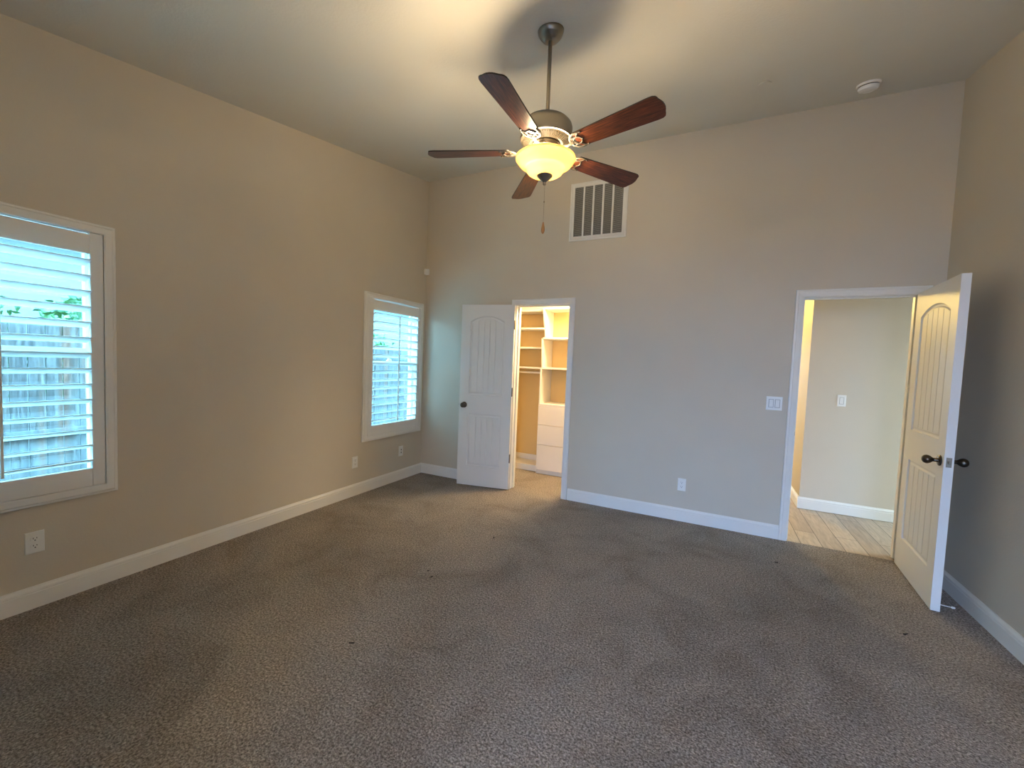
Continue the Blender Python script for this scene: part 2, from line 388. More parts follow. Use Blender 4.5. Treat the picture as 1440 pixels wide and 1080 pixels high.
# ------------------------------------------------------------------ panel doors
def panel_loops(x0, x1, z0, z1, arch, side, depth_prof, n=25):
    """rings of a panel moulding; arch = rise of the top arc, side: -1 front (y=0), +1 back (y=t)"""
    xc = (x0+x1)/2; hw = (x1-x0)/2
    if arch: R = (hw*hw+arch*arch)/(2*arch); zc = z1-R
    rings = []
    for d, dep in depth_prof:
        pts = [(x0+d, z0+d), (x1-d, z0+d)]
        for k in range(n):
            x = x1-d-(x1-x0-2*d)*k/(n-1)
            z = zc+math.sqrt(max((R-d)**2-(x-xc)**2, 0)) if arch else z1-d
            pts.append((x, z))
        rings.append([(p[0], dep, p[1]) for p in pts])
    return rings
def door_leaf_mesh(w, h, t, st):
    q = MB()
    prof = [(0, 0), (.004, .009), (.010, .0115), (.018, .0105), (.026, .0055), (.032, .0045)]
    pans = [(st, w-st, 1.03, h-.125, .062), (st, w-st, .225, .815, 0)]
    for face in (0, 1):
        yy = (lambda d: d) if face == 0 else (lambda d: t-d)
        outer = [(0, 0), (w, 0), (w, h), (0, h)]
        bm = bmesh.new(); edges = []
        loops = [[(a, yy(0), b2) for a, b2 in outer]]
        for (x0, x1, z0, z1, ar) in pans:
            rings = panel_loops(x0, x1, z0, z1, ar, face, [(d, yy(dep)) for d, dep in prof])
            loops.append(rings[0]); q.loft(rings, caps=False)
            # plank field with V grooves
            d = prof[-1][0]; a0, a1 = x0+d, x1-d; xc = (x0+x1)/2; hw = (x1-x0)/2
            R = (hw*hw+ar*ar)/(2*ar) if ar else 0; zc = z1-R
            xs = set([a0, a1]); gro = []
            for k in range(1, 5):
                g = a0+(a1-a0)*k/5; gro.append(g); xs.update((g-.0055, g, g+.0055))
            for k in range(24): xs.add(a0+(a1-a0)*k/23)
            xs = sorted(xs); vs = []; fs = []
            for x in xs:
                dep = prof[-1][1]+(.007 if any(abs(x-g) < 1e-6 for g in gro) else 0)
                zt = zc+math.sqrt(max((R-d)**2-(x-xc)**2, 0)) if ar else z1-d
                vs += [(x, yy(dep), z0+d), (x, yy(dep), zt)]
            for i in range(len(xs)-1): fs.append((2*i, 2*i+2, 2*i+3, 2*i+1))
            q.add(vs, fs)
        for lp in loops:
            vv = [bm.verts.new(p) for p in lp]
            for i in range(len(vv)): edges.append(bm.edges.new((vv[i], vv[(i+1) % len(vv)])))
        bmesh.ops.triangle_fill(bm, use_beauty=True, edges=edges, normal=(0, -1, 0))
        bm.verts.index_update()
        q.add([v.co.copy() for v in bm.verts], [[v.index for v in f.verts] for f in bm.faces]); bm.free()
    q.add([(0,0,0),(w,0,0),(w,t,0),(0,t,0),(0,0,h),(w,0,h),(w,t,h),(0,t,h)], [(0,1,2,3),(4,5,6,7),(1,2,6,5),(3,0,4,7)])
    return q
def knob_mb(w, z, y, sgn, egg):
    q = MB(); c = (w-.062, y, z)
    q.lathe([(.0, 0), (.033, 0), (.033, .004), (.029, .008), (.013, .010), (.011, .030)], c, (0, sgn, 0), 28)
    if egg:   # egg-shaped knob on its stem
        q.lathe([(.011, .028), (.014, .034), (.021, .042), (.0265, .054), (.027, .062), (.023, .073), (.014, .080), (.0, .083)], c, (0, sgn, 0), 28)
    else:
        q.lathe([(.011, .028), (.018, .034), (.027, .042), (.0285, .052), (.025, .060), (.014, .065), (.0, .066)], c, (0, sgn, 0), 28)
    return q
def make_door(name, loc, rz, w, label, egg, hinges, th=.035):
    d = empty(name, loc, rz, label, 'door', kind='structure')
    h = 2.028; st = .108
    door_leaf_mesh(w, h, th, st).build('leaf', M['door'], d)
    zk = .91
    for y, s in ((0, -1), (th, 1)):
        knob_mb(w, zk, y, s, egg).build('knob', M['bronze'], d)
    q = MB(); q.rbox((w-.0005, th/2-.0125, zk-.029), (w+.0015, th/2+.0125, zk+.029), .0006, axis=0); q.rbox((w+.001, th/2-.006, zk-.009), (w+.009, th/2+.006, zk+.009), .002, axis=0)
    q.build('latch_plate', M['hinge'], d)
    for z in hinges:
        q = MB(); q.rbox((-.004, .002, z-.044), (.0005, th-.001, z+.044), .0008, axis=2)
        q.lathe([(.0, -.05), (.003, -.049), (.0062, -.045), (.0062, .045), (.003, .049), (0, .05)], (-.005, th+.004 if th == .035 else -.005, z), seg=14)
        q.build('hinge', M['hinge'], d)
    return d
th_c = math.atan2(-.193+.077, .66-1.257)
t = .035; yd = Vector((-math.sin(th_c), math.cos(th_c)))
oc = Vector((1.257, -.077)) - t*yd
closet_door = make_door('door_1', (oc.x, oc.y, .012), th_c, .608, 'white two-panel arched door swung open flat beside the closet doorway', False, (1.81, 1.08, .345))
th_h = math.atan2(-.788+.06, 4.487-4.543)
hall_door = make_door('door_2', (4.543, -.06, .012), th_h, .73, 'white two-panel arched door standing open into the room beside the right wall', True, (), .0435)
q = MB(); q.lathe([(0, 0), (.011, 0), (.011, .004), (.0022, .007), (.0022, .055), (.0055, .056), (.0062, .060), (.0062, .068), (.004, .072), (0, .073)], (.734-.03, .0435, .035), (0, 1, 0), 18)
ds = q.build('door_stop', M['rubber'], hall_door); ds['label'] = 'thin white-tipped door stop at the foot of the door'
# strike plates on the jambs
for nm, x, sg, lb in (('closet', 1.849, -1, 'small bronze strike plate on the right jamb of the closet doorway'), ('hall', 3.8615, 1, 'small bronze strike plate on the left jamb of the hall doorway')):
    q = MB(); q.rbox((x, .012, .885), (x+sg*.0016, .04, .945), .0005, axis=0); q.box((x, -.002, .9), (x+sg*.0016, .012, .93))
    tag(q.build('strike_plate', M['hinge']), lb, 'strike plate')

# ------------------------------------------------------------------ windows with plantation shutters
def window(name, r, label):
    y0, y1, z0, z1 = r; yc = (y0+y1)/2
    e = empty(name, (-.10, yc, z0), 0, label, 'window', kind='structure')
    hwid = (y1-y0)/2; hh = z1-z0; zm = hh*.535
    f3 = lambda a, b2, h: (h, a, b2)
    q = MB(); q.frame((-hwid, hwid, 0, hh), [(0, -.045), (0, .035), (.012, .035), (.016, .02), (.016, -.045), (0, -.045)], f3); q.build('frame', M['vinyl'], e)
    def sash(nm, za, zb, x):
        s = MB(); s.frame((-hwid+.014, hwid-.014, za, zb), [(0, x-.014), (0, x+.014), (.026, x+.014), (.030, x+.006), (.030, x-.014), (0, x-.014)], f3)
        o = s.build('sash', M['vinyl'], e)
        MB().box((x-.003, -hwid+.042, za+.028), (x+.003, hwid-.042, zb-.028)).build('pane', M['tint'], o)
        return o
    sash('lower', .03, zm+.02, .015); sash('upper', zm-.02, hh-.03, -.02)
    q = MB(); q.rbox((.005, -.035, zm+.02), (.028, .035, zm+.028), .002, axis=1); q.tube([(.016, -.02, zm+.03), (.016, 0, zm+.04), (.018, .035, zm+.036)], [.008, .008, .004], 10)
    q.build('sash_lock', M['vinyl'], e)
    # inner reveal boards
    q = MB(); q.frame((-hwid-.0, hwid+.0, 0, hh), [(0, .035), (0, .098), (.006, .098), (.006, .035), (0, .035)], f3); q.build('reveal', M['trim'], e)
    return e
window('window_1', nh, 'white vinyl single-hung window behind the shutter nearest the camera')
window('window_2', fh, 'white vinyl single-hung window behind the shutter next to the far corner')

LW, LT, TILT = .089, .011, math.radians(20)
def louver_ring(y):
    pts = []
    for k in range(16):
        a = 2*PI*k/16
        px = math.cos(a)*LW/2; pz = math.copysign(abs(math.sin(a))**.8, math.sin(a))*LT/2
        pts.append((px*math.cos(TILT)-pz*math.sin(TILT), y, px*math.sin(TILT)+pz*math.cos(TILT)))
    return pts
def shutter(r, zfirst, label):
    y0, y1, z0, z1 = r
    e = empty('plantation_shutter', (0, (y0+y1)/2, z0), 0, label, 'shutter', 'plantation shutters on the left wall')
    hw = (y1-y0)/2; hh = z1-z0
    f3 = lambda a, b2, h: (h, a, b2)
    q = MB(); q.frame((-hw, hw, 0, hh), [(0, 0), (0, .014), (.004, .018), (.012, .018), (.016, .022), (.02, .026), (.048, .028), (.056, .026), (.056, -.02), (.05, -.02), (.05, 0), (0, 0)], f3)
    q.build('frame', M['shutter'], e)
    ph = hw-.060                      # panel half width
    pz0, pz1 = .0575, hh-.058
    sw = .056; rb, rtp = .713-.61, 2.04-1.93
    for s in (-1, 1):
        q = MB(); q.rbox((-.002, s*ph, pz0), (.026, s*(ph-sw), pz1), .002, axis=2); q.build('stile', M['shutter'], e)
    q = MB(); q.rbox((-.001, -ph+sw, pz0), (.025, ph-sw, pz0+rb), .0015, axis=1); q.build('rail', M['shutter'], e)
    q = MB(); q.rbox((-.001, -ph+sw, pz1-.008-rtp), (.025, ph-sw, pz1-.011), .0015, axis=1); q.build('rail', M['shutter'], e)
    lw = ph-sw-.003
    lm = MB(); lm.loft([louver_ring(-lw), louver_ring(lw)], True, 0, True)
    first = None
    for k in range(14):
        z = zfirst-.0152-k*.0867-z0
        if first is None: first = lm.build('louver', M['shutter'], e); o = first
        else: o = first.copy(); COL.objects.link(o); o.parent = e
        o.location = (.012, 0, z)
    q = MB(); xt = .012+LW/2*math.cos(TILT)+.008
    q.rbox((xt-.006, -.0055, pz0+rb+.025), (xt+.005, .0055, pz1-rtp-.03), .0015, axis=2)
    q.build('tilt_bar', M['shutter'], e)
    for z in (.2, hh-.25):
        q = MB(); q.rbox((.022, -ph-.004, z-.03), (.029, -ph+.003, z+.03), .001, axis=2); q.build('hinge', M['shutter'], e)
    return e
shutter(NW, 1.896, 'large white plantation shutter cut by the left edge of the photo')
shutter(FWN, 1.880, 'smaller-looking white plantation shutter beside the far left corner')

# ------------------------------------------------------------------ wall plates
def plate_base(w, h, to):    # to(a,b,height)
    q = MB(); q.loft([[to(a, b2, hh) for a, b2 in ((-w/2+i, -h/2+i), (w/2-i, -h/2+i), (w/2-i, h/2-i), (-w/2+i, h/2-i))] for hh, i in ((0, 0), (.003, 0), (.006, .003))], True)
    return q
def outlet(loc, nx, label, coax=False):
    """nx: outward normal"""
    rz = {(1, 0): PI/2, (0, -1): 0}[nx]
    e = empty('wall_outlet', loc, rz, label, 'outlet', 'white wall outlets')
    to = lambda a, b2, h: (a, -h, b2)
    plate_base(.072, .116, to).build('cover_plate', M['plate'], e)
    if coax:
        q = MB(); q.rbox((-.0165, -.0085, -.033), (.0165, -.005, .033), .0012, axis=1); q.build('insert', M['plate'], e)
        for z in (.016, -.016):
            q = MB(); q.box((-.006, -.0092, z-.008), (.006, -.008, z+.008)); q.build('port', M['slot'], e)
        return e
    for s in (1, -1):
        q = MB(); cz = s*.0195
        ring = [(.0165*math.copysign(min(1, abs(math.cos(a))*1.12), math.cos(a)), .0145*math.sin(a)) for a in [2*PI*k/24 for k in range(24)]]
        q.loft([[to(a, b2+cz, h) for a, b2 in ring] for h in (.005, .0085)], True)
        rc = q.build('receptacle', M['plate'], e)
        q = MB()
        q.box((-.0075, -.0092, cz+.0005), (-.0052, -.0075, cz+.0085)); q.box((.0052, -.0092, cz+.0015), (.0075, -.0075, cz+.0080))
        q.lathe([(0, .0075), (.0028, .0075), (.0028, .0092), (0, .0092)], (0, 0, cz-.0065), (0, -1, 0), 12)
        q.build('slots', M['slot'], rc)
    q = MB(); q.lathe([(0, .0055), (.003, .0058), (.0025, .0075), (0, .0078)], (0, 0, 0), (0, -1, 0), 14); q.build('screw', M['plate'], e)
    return e
outlet((0, -3.271, .356), (1, 0), 'white duplex outlet low on the left wall below the nearest shutter')
outlet((0, -1.073, .342), (1, 0), 'white duplex outlet on the left wall just before the far shutter')
outlet((0, -.385, .336), (1, 0), 'white cable outlet plate below the far shutter, close to the corner', coax=True)
outlet((3.018, 0, .342), (0, -1), 'white duplex outlet on the back wall between the two doorways')
def rocker_plate(loc, n, label):
    e = empty('light_switch', loc, 0, label, 'light switch', 'white rocker switches')
    to = lambda a, b2, h: (a, -h, b2); w = .072+.046*(n-1)
    plate_base(w, .116, to).build('cover_plate', M['plate'], e)
    for k in range(n):
        cx = (k-(n-1)/2)*.046
        q = MB(); q.frame((cx-.0185, cx+.0185, -.0355, .0355), [(0, .0055), (0, .0072), (.0035, .0072), (.0035, .0055)], to); q.build('shaded_bezel', M['shaded_bezel'], e)
        q = MB(); q.loft([[(cx-.0148, -.006, -.0315), (cx+.0148, -.006, -.0315), (cx+.0148, -.006, .0315), (cx-.0148, -.006, .0315)],
                          [(cx-.0145, -.0075, -.031), (cx+.0145, -.0075, -.031), (cx+.0145, -.0115, .031), (cx-.0145, -.0115, .031)]], True); q.build('rocker', M['plate'], e)
    return e
rocker_plate((3.701, 0, 1.157), 2, 'white double rocker light switch on the back wall beside the hall doorway')
rocker_plate((4.413, 1.1, 1.16), 1, 'white single rocker light switch on the hall wall beyond the doorway')

# ------------------------------------------------------------------ motion sensor, smoke detector, cover plates
q = MB(); e = empty('motion_sensor', (0.0, 0.0, 2.475), 0, 'small white motion sensor high in the far left corner', 'motion sensor')
k = .036
q.loft([[(.002, -k*1.25, -.033), (k*.55, -k*1.1, -.036), (k*1.1, -k*.55, -.036), (k*1.25, -.002, -.033), (.002, -.002, -.033)],
        [(.002, -k*1.35, .0), (k*.75, -k*1.25, -.005), (k*1.25, -k*.75, -.005), (k*1.35, -.002, .0), (.002, -.002, .0)],
        [(.002, -k*1.2, .036), (k*.55, -k*1.05, .033), (k*1.05, -k*.55, .033), (k*1.2, -.002, .036), (.002, -.002, .036)]], True)
q.build('body', M['sensor'], e)
q = MB(); q.loft([[(k*.62, -k*1.17, -.026), (k*1.17, -k*.62, -.026)], [(k*.80, -k*1.27, -.012), (k*1.27, -k*.80, -.012)], [(k*.72, -k*1.22, .0), (k*1.22, -k*.72, .0)]], False, closed=False); q.build('lens', M['plate'], e)

nrm = Vector((0, S, -1)).normalized()          # ceiling normal pointing down into the room
def on_ceiling(x, y): return Vector((x, y, ceil_z(y)))
p = on_ceiling(4.10, -.285)
e = empty('smoke_detector', p, 0, 'round white smoke detector on the ceiling near the right wall', 'smoke detector')
q = MB(); q.lathe([(0, 0), (.070, 0), (.070, .010), (.066, .014), (.0, .014)], (0, 0, 0), nrm, 40); q.build('base_ring', M['sensor'], e)
q = MB(); q.lathe([(.058, .014), (.058, .019), (.061, .020), (.061, .028), (.054, .040), (.036, .046), (.034, .044), (.020, .046), (0, .047)], (0, 0, 0), nrm, 40)
q.build('cover', M['sensor'], e)
q = MB(); q.lathe([(.0585, .0142), (.0585, .0188)], (0, 0, 0), nrm, 40); q.build('vent_slot', M['slot'], e)
for x, y, lb in ((3.426, -.675, 'flat round sprinkler cover plate on the ceiling left of the smoke detector'),
                 (.468, -.672, 'flat round sprinkler cover plate on the ceiling by the left fan blade tip'),
                 (.445, -3.245, 'flat round sprinkler cover plate at the top left edge of the photo')):
    q = MB(); q.lathe([(.0, .004), (.036, .004), (.036, .007), (.041, .009), (.043, .011), (.043, .013), (0, .0135)], on_ceiling(x, y)-nrm*.003, nrm, 36)
    tag(q.build('sprinkler_cover', M['ceiling']), lb, 'cover plate', 'sprinkler cover plates')

# ------------------------------------------------------------------ return-air grille
x0, x1, z0, z1 = 1.807, 2.385, 2.6785, 3.2586
e = empty('return_air_grille', ((x0+x1)/2, 0, z0), 0, 'large white louvered return air grille high on the back wall behind the fan', 'air vent')
hw, hh = (x1-x0)/2, z1-z0
to = lambda a, b2, h: (a, -h, b2)
q = MB(); q.frame((-hw, hw, 0, hh), [(0, 0), (0, .006), (.004, .009), (.018, .011), (.022, .008), (.045, .008), (.045, .001)], to); q.build('frame', M['vent'], e)
MB().box((-hw+.04, -.002, .04), (hw-.04, -.0005, hh-.04)).build('filter', M['filter'], e)
wi = (2*hw-.09)/5
for k in range(1, 5):
    x = -hw+.045+wi*k; MB().rbox((x-.009, -.012, .044), (x+.009, -.001, hh-.044), .002, axis=2).build('bar', M['vent'], e)
q = MB(); nsl = 46
for k in range(nsl):
    z = .045+(hh-.09)*(k+.5)/nsl
    q.loft([[(a, -.0022, z+.0006), (a, -.0072, z-.0012), (a, -.0070, z-.0024), (a, -.0020, z-.0006)] for a in (-hw+.045, hw-.045)], True)
q.build('slats', M['vent'], e)
for x in (-hw*.5, hw*.5):
    for z in (.022, hh-.022):
        MB().lathe([(0, .010), (.004, .0105), (.003, .0125), (0, .013)], (x, 0, z), (0, -1, 0), 12).build('screw', M['vent'], e)

# ------------------------------------------------------------------ ceiling fan
KF = 1.026            # overall size of the fan
FX, FY = 2.3033, -1.9348
FZ = 2.4256
fan = empty('ceiling_fan', (FX, FY, FZ), 0, 'five-blade walnut ceiling fan with pewter motor and lit glass bowl', 'ceiling fan')
fan.scale = (KF, KF, KF)
Z0 = 2.40
zc = (ceil_z(FY)-FZ)/KF
# canopy: bell against the sloped ceiling
q = MB(); seg = 40
prof = [(.0695, None), (.0690, .068), (.0655, .045), (.060, .030), (.0585, .026), (.0555, .022), (.046, .004), (.034, -.008), (.030, -.010), (.013, -.012), (.0, -.012)]
prof = [(r, None if z is None else z*.62) for r, z in prof]
base = 3.13-Z0+.015
rings = []
for r, z in prof:
    ring = []
    for k in range(seg):
        a = 2*PI*k/seg; x, y = r*math.cos(a), r*math.sin(a)
        zz = (zc + S*y) if z is None else base+z+S*y*max(0, min(1, z/.042))**1.5
        ring.append((x, y, zz))
    rings.append(ring)
q.loft(rings, False, 0, True); q.build('canopy', M['pewter'], fan)
q = MB(); q.lathe([(.0105, 2.74-Z0), (.0105, base)], seg=20); q.lathe([(.0, 2.735-Z0), (.022, 2.735-Z0), (.022, 2.765-Z0), (.017, 2.772-Z0), (.0105, 2.774-Z0)], seg=24)
q.build('downrod', M['pewter'], fan)
q = MB(); q.lathe([(x, z-Z0) for x, z in ((.0, 2.742), (.05, 2.740), (.092, 2.730), (.118, 2.716), (.133, 2.700), (.138, 2.684), (.138, 2.632), (.1415, 2.630), (.1425, 2.622), (.140, 2.616), (.132, 2.615))], seg=56)
mo = q.build('motor_housing', M['pewter'], fan)
q = MB(); q.lathe([(x, z-Z0) for x, z in ((.136, 2.6165), (.128, 2.612), (.088, 2.600), (.078, 2.600), (.078, 2.592), (.0, 2.592))], seg=56)
for k in range(60):
    a = 2*PI*k/60; ca, sa = math.cos(a), math.sin(a)
    def P(r, z, s): return (r*ca-s*sa, r*sa+s*ca, z-Z0)
    q.loft([[P(.124, 2.613, -.0022), P(.124, 2.613, .0022), P(.124, 2.606, .0012), P(.124, 2.606, -.0012)],
            [P(.092, 2.603, -.0016), P(.092, 2.603, .0016), P(.092, 2.596, .001), P(.092, 2.596, -.001)]], True)
q.build('vent_plate', M['vent_dark'], mo)
q = MB(); q.lathe([(x, z-Z0) for x, z in ((.074, 2.594), (.074, 2.575), (.062, 2.570), (.058, 2.552), (.064, 2.548), (.064, 2.538), (.0, 2.537))], seg=40); q.build('switch_housing', M['bracket'], fan)

# blades
def blade_outline():
    pts = [(.196, -.040), (.205, -.050)]
    pts += [(.42, -.0595), (.605, -.0675), (.625, -.066), (.637, -.060), (.6415, -.052), (.6445, -.040), (.651, -.026), (.655, -.014), (.656, 0)]
    up_ = [(x, -y) for x, y in reversed(pts[:-1])]
    return pts+up_
BPITCH = math.radians(-12)
def tilt(p, ang):    # pitch about the radial axis
    x, y, z = p; return (x, y*math.cos(ang)-z*math.sin(ang), y*math.sin(ang)+z*math.cos(ang))
zb = 2.561-Z0
def make_blade(ang):
    q = MB(); ol = blade_outline(); n = len(ol)
    for z, top in ((-.003, 0), (.003, 1)):
        vs = [tilt((x, y, z), BPITCH) for x, y in ol]
        q.add(vs, [tuple(range(n))], 0)
    rings = [[tilt((x, y, z), BPITCH) for x, y in ol] for z in (-.003, .003)]
    q.loft(rings, False, 1)
    b = q.build('blade', [M['blade'], M['blade_edge']], fan); b.location = (0, 0, zb); b.rotation_euler = (0, 0, ang)
    q = MB(); zz = -.0055
    def T(x, y, z=zz): return tilt((x, y, z), BPITCH)
    q.tube([(.060, 0, .012), (.085, 0, .010), (.115, 0, -.006), (.145, 0, -.012), (.165, 0, -.009), (.182, 0, -.0065)], [.010, .011, .010, .009, .009, .008], 10, flat=.55)
    for s in (-1, 1):
        arc = [(.165, 0), (.172, s*.022), (.186, s*.039), (.206, s*.048), (.226, s*.049), (.243, s*.045)]
        q.tube([T(*a) for a in arc], [.006, .006, .0062, .006, .0055, .004], 8, flat=.6)
        arc = [(.184, 0), (.192, s*.014), (.203, s*.022), (.214, s*.024), (.224, s*.020), (.230, s*.010), (.232, 0)]
        q.tube([T(*a) for a in arc], .0045, 8, flat=.6)
        arc = [(.214, s*.024), (.220, s*.034), (.230, s*.042)]
        q.tube([T(*a) for a in arc], .004, 8, flat=.6)
        q.tube([T(.178, s*.030), T(.196, s*.020)], .004, 8, flat=.6)
    br = q.build('blade_bracket', M['bracket'], b)
    for x, y in ((.247, .045), (.247, -.045), (.236, 0)):
        q = MB(); q.lathe([(0, -.009), (.004, -.0085), (.0055, -.006), (.0055, -.003)], tilt((x, y, 0), BPITCH), (0, 0, 1), 12)
        q.build('screw', M['bronze'], b)
for k in range(5): make_blade(math.radians(-161+72*k))

# lit bowl
prof = [(.1565, 2.528), (.1610, 2.5275), (.1635, 2.525), (.1630, 2.5215), (.1590, 2.5195), (.1565, 2.517), (.1550, 2.511), (.1495, 2.501), (.1390, 2.4915), (.1240, 2.4835), (.1120, 2.4785), (.1060, 2.4745), (.1035, 2.468), (.1005, 2.459), (.0930, 2.449), (.0790, 2.441), (.0600, 2.436), (.030, 2.434)]
q = MB(); inner = [(max(r-.004, .02), z+.002) for r, z in reversed(prof)]
q.lathe([(r, z-Z0) for r, z in prof+inner], seg=64); q.build('glass_bowl', M['bowl'], fan)
q = MB(); q.lathe([(r, z-Z0) for r, z in ((.0, 2.445), (.042, 2.440), (.043, 2.436), (.041, 2.431), (.034, 2.427), (.030, 2.420), (.020, 2.411), (.012, 2.405), (.0085, 2.398), (.0105, 2.393), (.008, 2.387), (0, 2.385))], seg=32)
q.lathe([(.005, 2.44-Z0), (.005, 2.54-Z0)], seg=12); q.build('finial', M['pewter'], fan)
BULBS = []
vdir = Vector((CAM.x-FX, CAM.y-FY, 0)).normalized(); side = Vector((-vdir.y, vdir.x, 0))
for s in (1, -1):
    c = side*(-s*.055) + vdir*(s*.045)
    q = MB(); bz = 2.512-Z0
    q.lathe([(0, -.024), (.012, -.021), (.0185, -.010), (.0195, .0), (.016, .014), (.009, .026), (.009, .034), (0, .034)], (c.x, c.y, bz), seg=20)
    q.build('bulb', M['bulb'], fan); BULBS.append((FX+c.x*KF, FY+c.y*KF, FZ+bz*KF))
for bpos in BULBS:
    point('fan_bulb_light', bpos, 34.0 if bpos == BULBS[0] else 26.0, WARM, .065)
# pull chain with wooden fob
q = MB(); cx, cy = .004, -.004; ztop, zbot = 2.392-Z0, 2.186-Z0; nb = 60
for k in range(nb):
    z = ztop+(zbot-ztop)*(k+.5)/nb; r = (ztop-zbot)/nb*.42
    q.lathe([(0, -r), (r*.8, -r*.6), (r, 0), (r*.8, r*.6), (0, r)], (cx, cy, z), seg=6)
q.lathe([(0, -.006), (.0035, -.003), (.0035, .003), (0, .006)], (cx, cy, 2.295-Z0), seg=10)
ch = q.build('pull_chain', M['chain'], fan)
q = MB(); q.lathe([(0, 2.188-Z0), (.003, 2.186-Z0), (.0045, 2.178-Z0), (.0075, 2.163-Z0), (.0098, 2.148-Z0), (.0095, 2.138-Z0), (.0065, 2.129-Z0), (.004, 2.125-Z0), (0, 2.124-Z0)], (cx, cy, 0), seg=20); q.build('fob', M['wood_fob'], ch)

# ------------------------------------------------------------------ closet fittings
hu = empty('hanging_shelf_unit', (.85, 1.0, 0), 0, 'white closet hanging unit with three shelves, rod and low shoe platform', 'closet unit')
hx, hy = .85, 1.0
def part(par, nm, a, b2, m='melamine', r=.002, ax=0, off=(hx, hy)):
    q = MB(); q.rbox((a[0]-off[0], a[1]-off[1], a[2]), (b2[0]-off[0], b2[1]-off[1], b2[2]), r, axis=ax); return q.build(nm, M[m], par)
XL, XR = .42, 1.234
part(hu, 'side_panel', (XL-.019, .85, 0), (XL, 1.143, 2.12), ax=2)
part(hu, 'back_panel', (XL, 1.143, .08), (XR, 1.158, 2.12), 'backing', ax=0)
for z in (1.870, 1.617, 1.357): part(hu, 'shelf', (XL, .85, z-.011), (XR, 1.142, z+.011))
part(hu, 'top_shelf', (XL-.019, .835, 2.088), (XR, 1.142, 2.112))
part(hu, 'shoe_platform', (XL, .85, 0), (XR, 1.142, .08))
part(hu, 'back_rail', (XL, 1.128, .081), (XR, 1.1425, .152))
q = MB(); q.tube([(XL-hx, .91-hy, 1.296), (XR-hx, .91-hy, 1.296)], .0135, 16); q.build('clothes_rod', M['melamine'], hu)
tw = empty('drawer_tower', (1.54, .98, 0), 0, 'white closet tower with three open shelves above three plain drawers', 'closet unit')
o2 = (1.54, .98)
TR_ = 1.846
def side_poly(): return [(.78, 0), (.78, .905), (.78, 1.350), (.825, 1.362), (.784, 1.725), (.778, 1.735), (.90, 1.757), (.784, 2.10), (.784, 2.125), (1.158, 2.125), (1.158, 0)]
for x in (1.236, TR_):
    q = MB(); q.prism(side_poly(), lambda p: (x-o2[0], p[0]-o2[1], p[1]), lambda p: (x+.019-o2[0], p[0]-o2[1], p[1])); q.build('side_panel', M['melamine'], tw)
A0, A1 = 1.255, TR_
part(tw, 'back_panel', (A0, 1.146, .05), (A1, 1.158, 2.125), 'backing', off=o2)
for z in (1.741, 1.360): part(tw, 'shelf', (A0, .782, z-.0115), (A1, 1.146, z+.0115), off=o2)
part(tw, 'top_panel', (A0, .79, 2.106), (A1, 1.146, 2.125), off=o2)
part(tw, 'counter', (A0-.0, .768, .882), (A1, 1.146, .905), off=o2)
for z0_, z1_ in ((.637, .880), (.381, .633), (.056, .377)):
    part(tw, 'drawer', (1.239, .766, z0_), (TR_+.016, .7795, z1_), ax=1, off=o2)
part(tw, 'plinth', (A0, .79, 0), (A1, .80, .054), off=o2)
# closet lamp (out of view above the doorway)
e = empty('closet_ceiling_light', (1.9, .5, 2.5), 0, 'small round closet ceiling light above the closet doorway', 'ceiling light')
q = MB(); q.lathe([(0, 0), (.11, 0), (.11, -.02), (.10, -.024)], seg=32); q.build('base', M['plate'], e)
q = MB(); q.lathe([(.10, -.022), (.095, -.045), (.07, -.065), (0, -.075)], seg=32); q.build('diffuser', M['bulb'], e)
point('closet_lamp_light', (1.9, .5, 2.30), 44.0, (1.0, .74, .42), .13)
e = empty('hall_ceiling_light', (3.3, 2.6, 2.5), 0, 'small round hall ceiling light beyond the corner', 'ceiling light')
q = MB(); q.lathe([(0, 0), (.13, 0), (.13, -.02), (.12, -.024)], seg=32); q.build('base', M['plate'], e)
q = MB(); q.lathe([(.12, -.022), (.11, -.05), (.08, -.075), (0, -.085)], seg=32); q.build('diffuser', M['bulb'], e)
point('hall_lamp_light', (3.3, 2.6, 2.34), 42.0, (1.0, .70, .2), .08)

e = empty('alcove_fill_light', (3.7, -5.9, 2.45), 0, 'small round fill light added in the alcove behind the camera', 'ceiling light')  # added warm fill for the room, no lamp known here
q = MB(); q.lathe([(0, 0), (.13, 0), (.13, -.02), (.12, -.024)], seg=32); q.build('base', M['plate'], e)
q = MB(); q.lathe([(.12, -.022), (.11, -.05), (.08, -.075), (0, -.085)], seg=32); q.build('diffuser', M['bulb'], e)
point('alcove_fill_point', (3.7, -5.9, 2.28), 42.0, (1.0, .72, .32), .1)

# dark lint on the carpet
LINT = [(1.575, -1.917, 'dark speck of lint mid floor, upper one of a close pair on the carpet'), (1.645, -1.971, 'dark speck of lint mid floor, lower one of a close pair on the carpet'), (1.685, -2.669, 'dark lint tuft on the carpet in the left foreground'), (1.712, -1.238, 'dark lint tuft on the carpet in front of the closet doorway'), (4.254, -1.165, 'dark thread of lint on the carpet in front of the open hall door leaf'), (3.725, -0.535, 'dark lint tuft on the carpet just outside the hall doorway')]
for i, (x, y, lb) in enumerate(LINT):
    q = MB(); rr = random.Random(i)
    pts = [(rr.uniform(-.012, .012), rr.uniform(-.012, .012), .003+.003*(k % 2)) for k in range(5)]
    q.tube(pts, [.0012, .003, .0035, .003, .001], 7)
    o = q.build('lint_tuft', M['lint']); o.location = (x, y, 0); tag(o, lb, 'lint', 'bits of dark lint on the carpet')

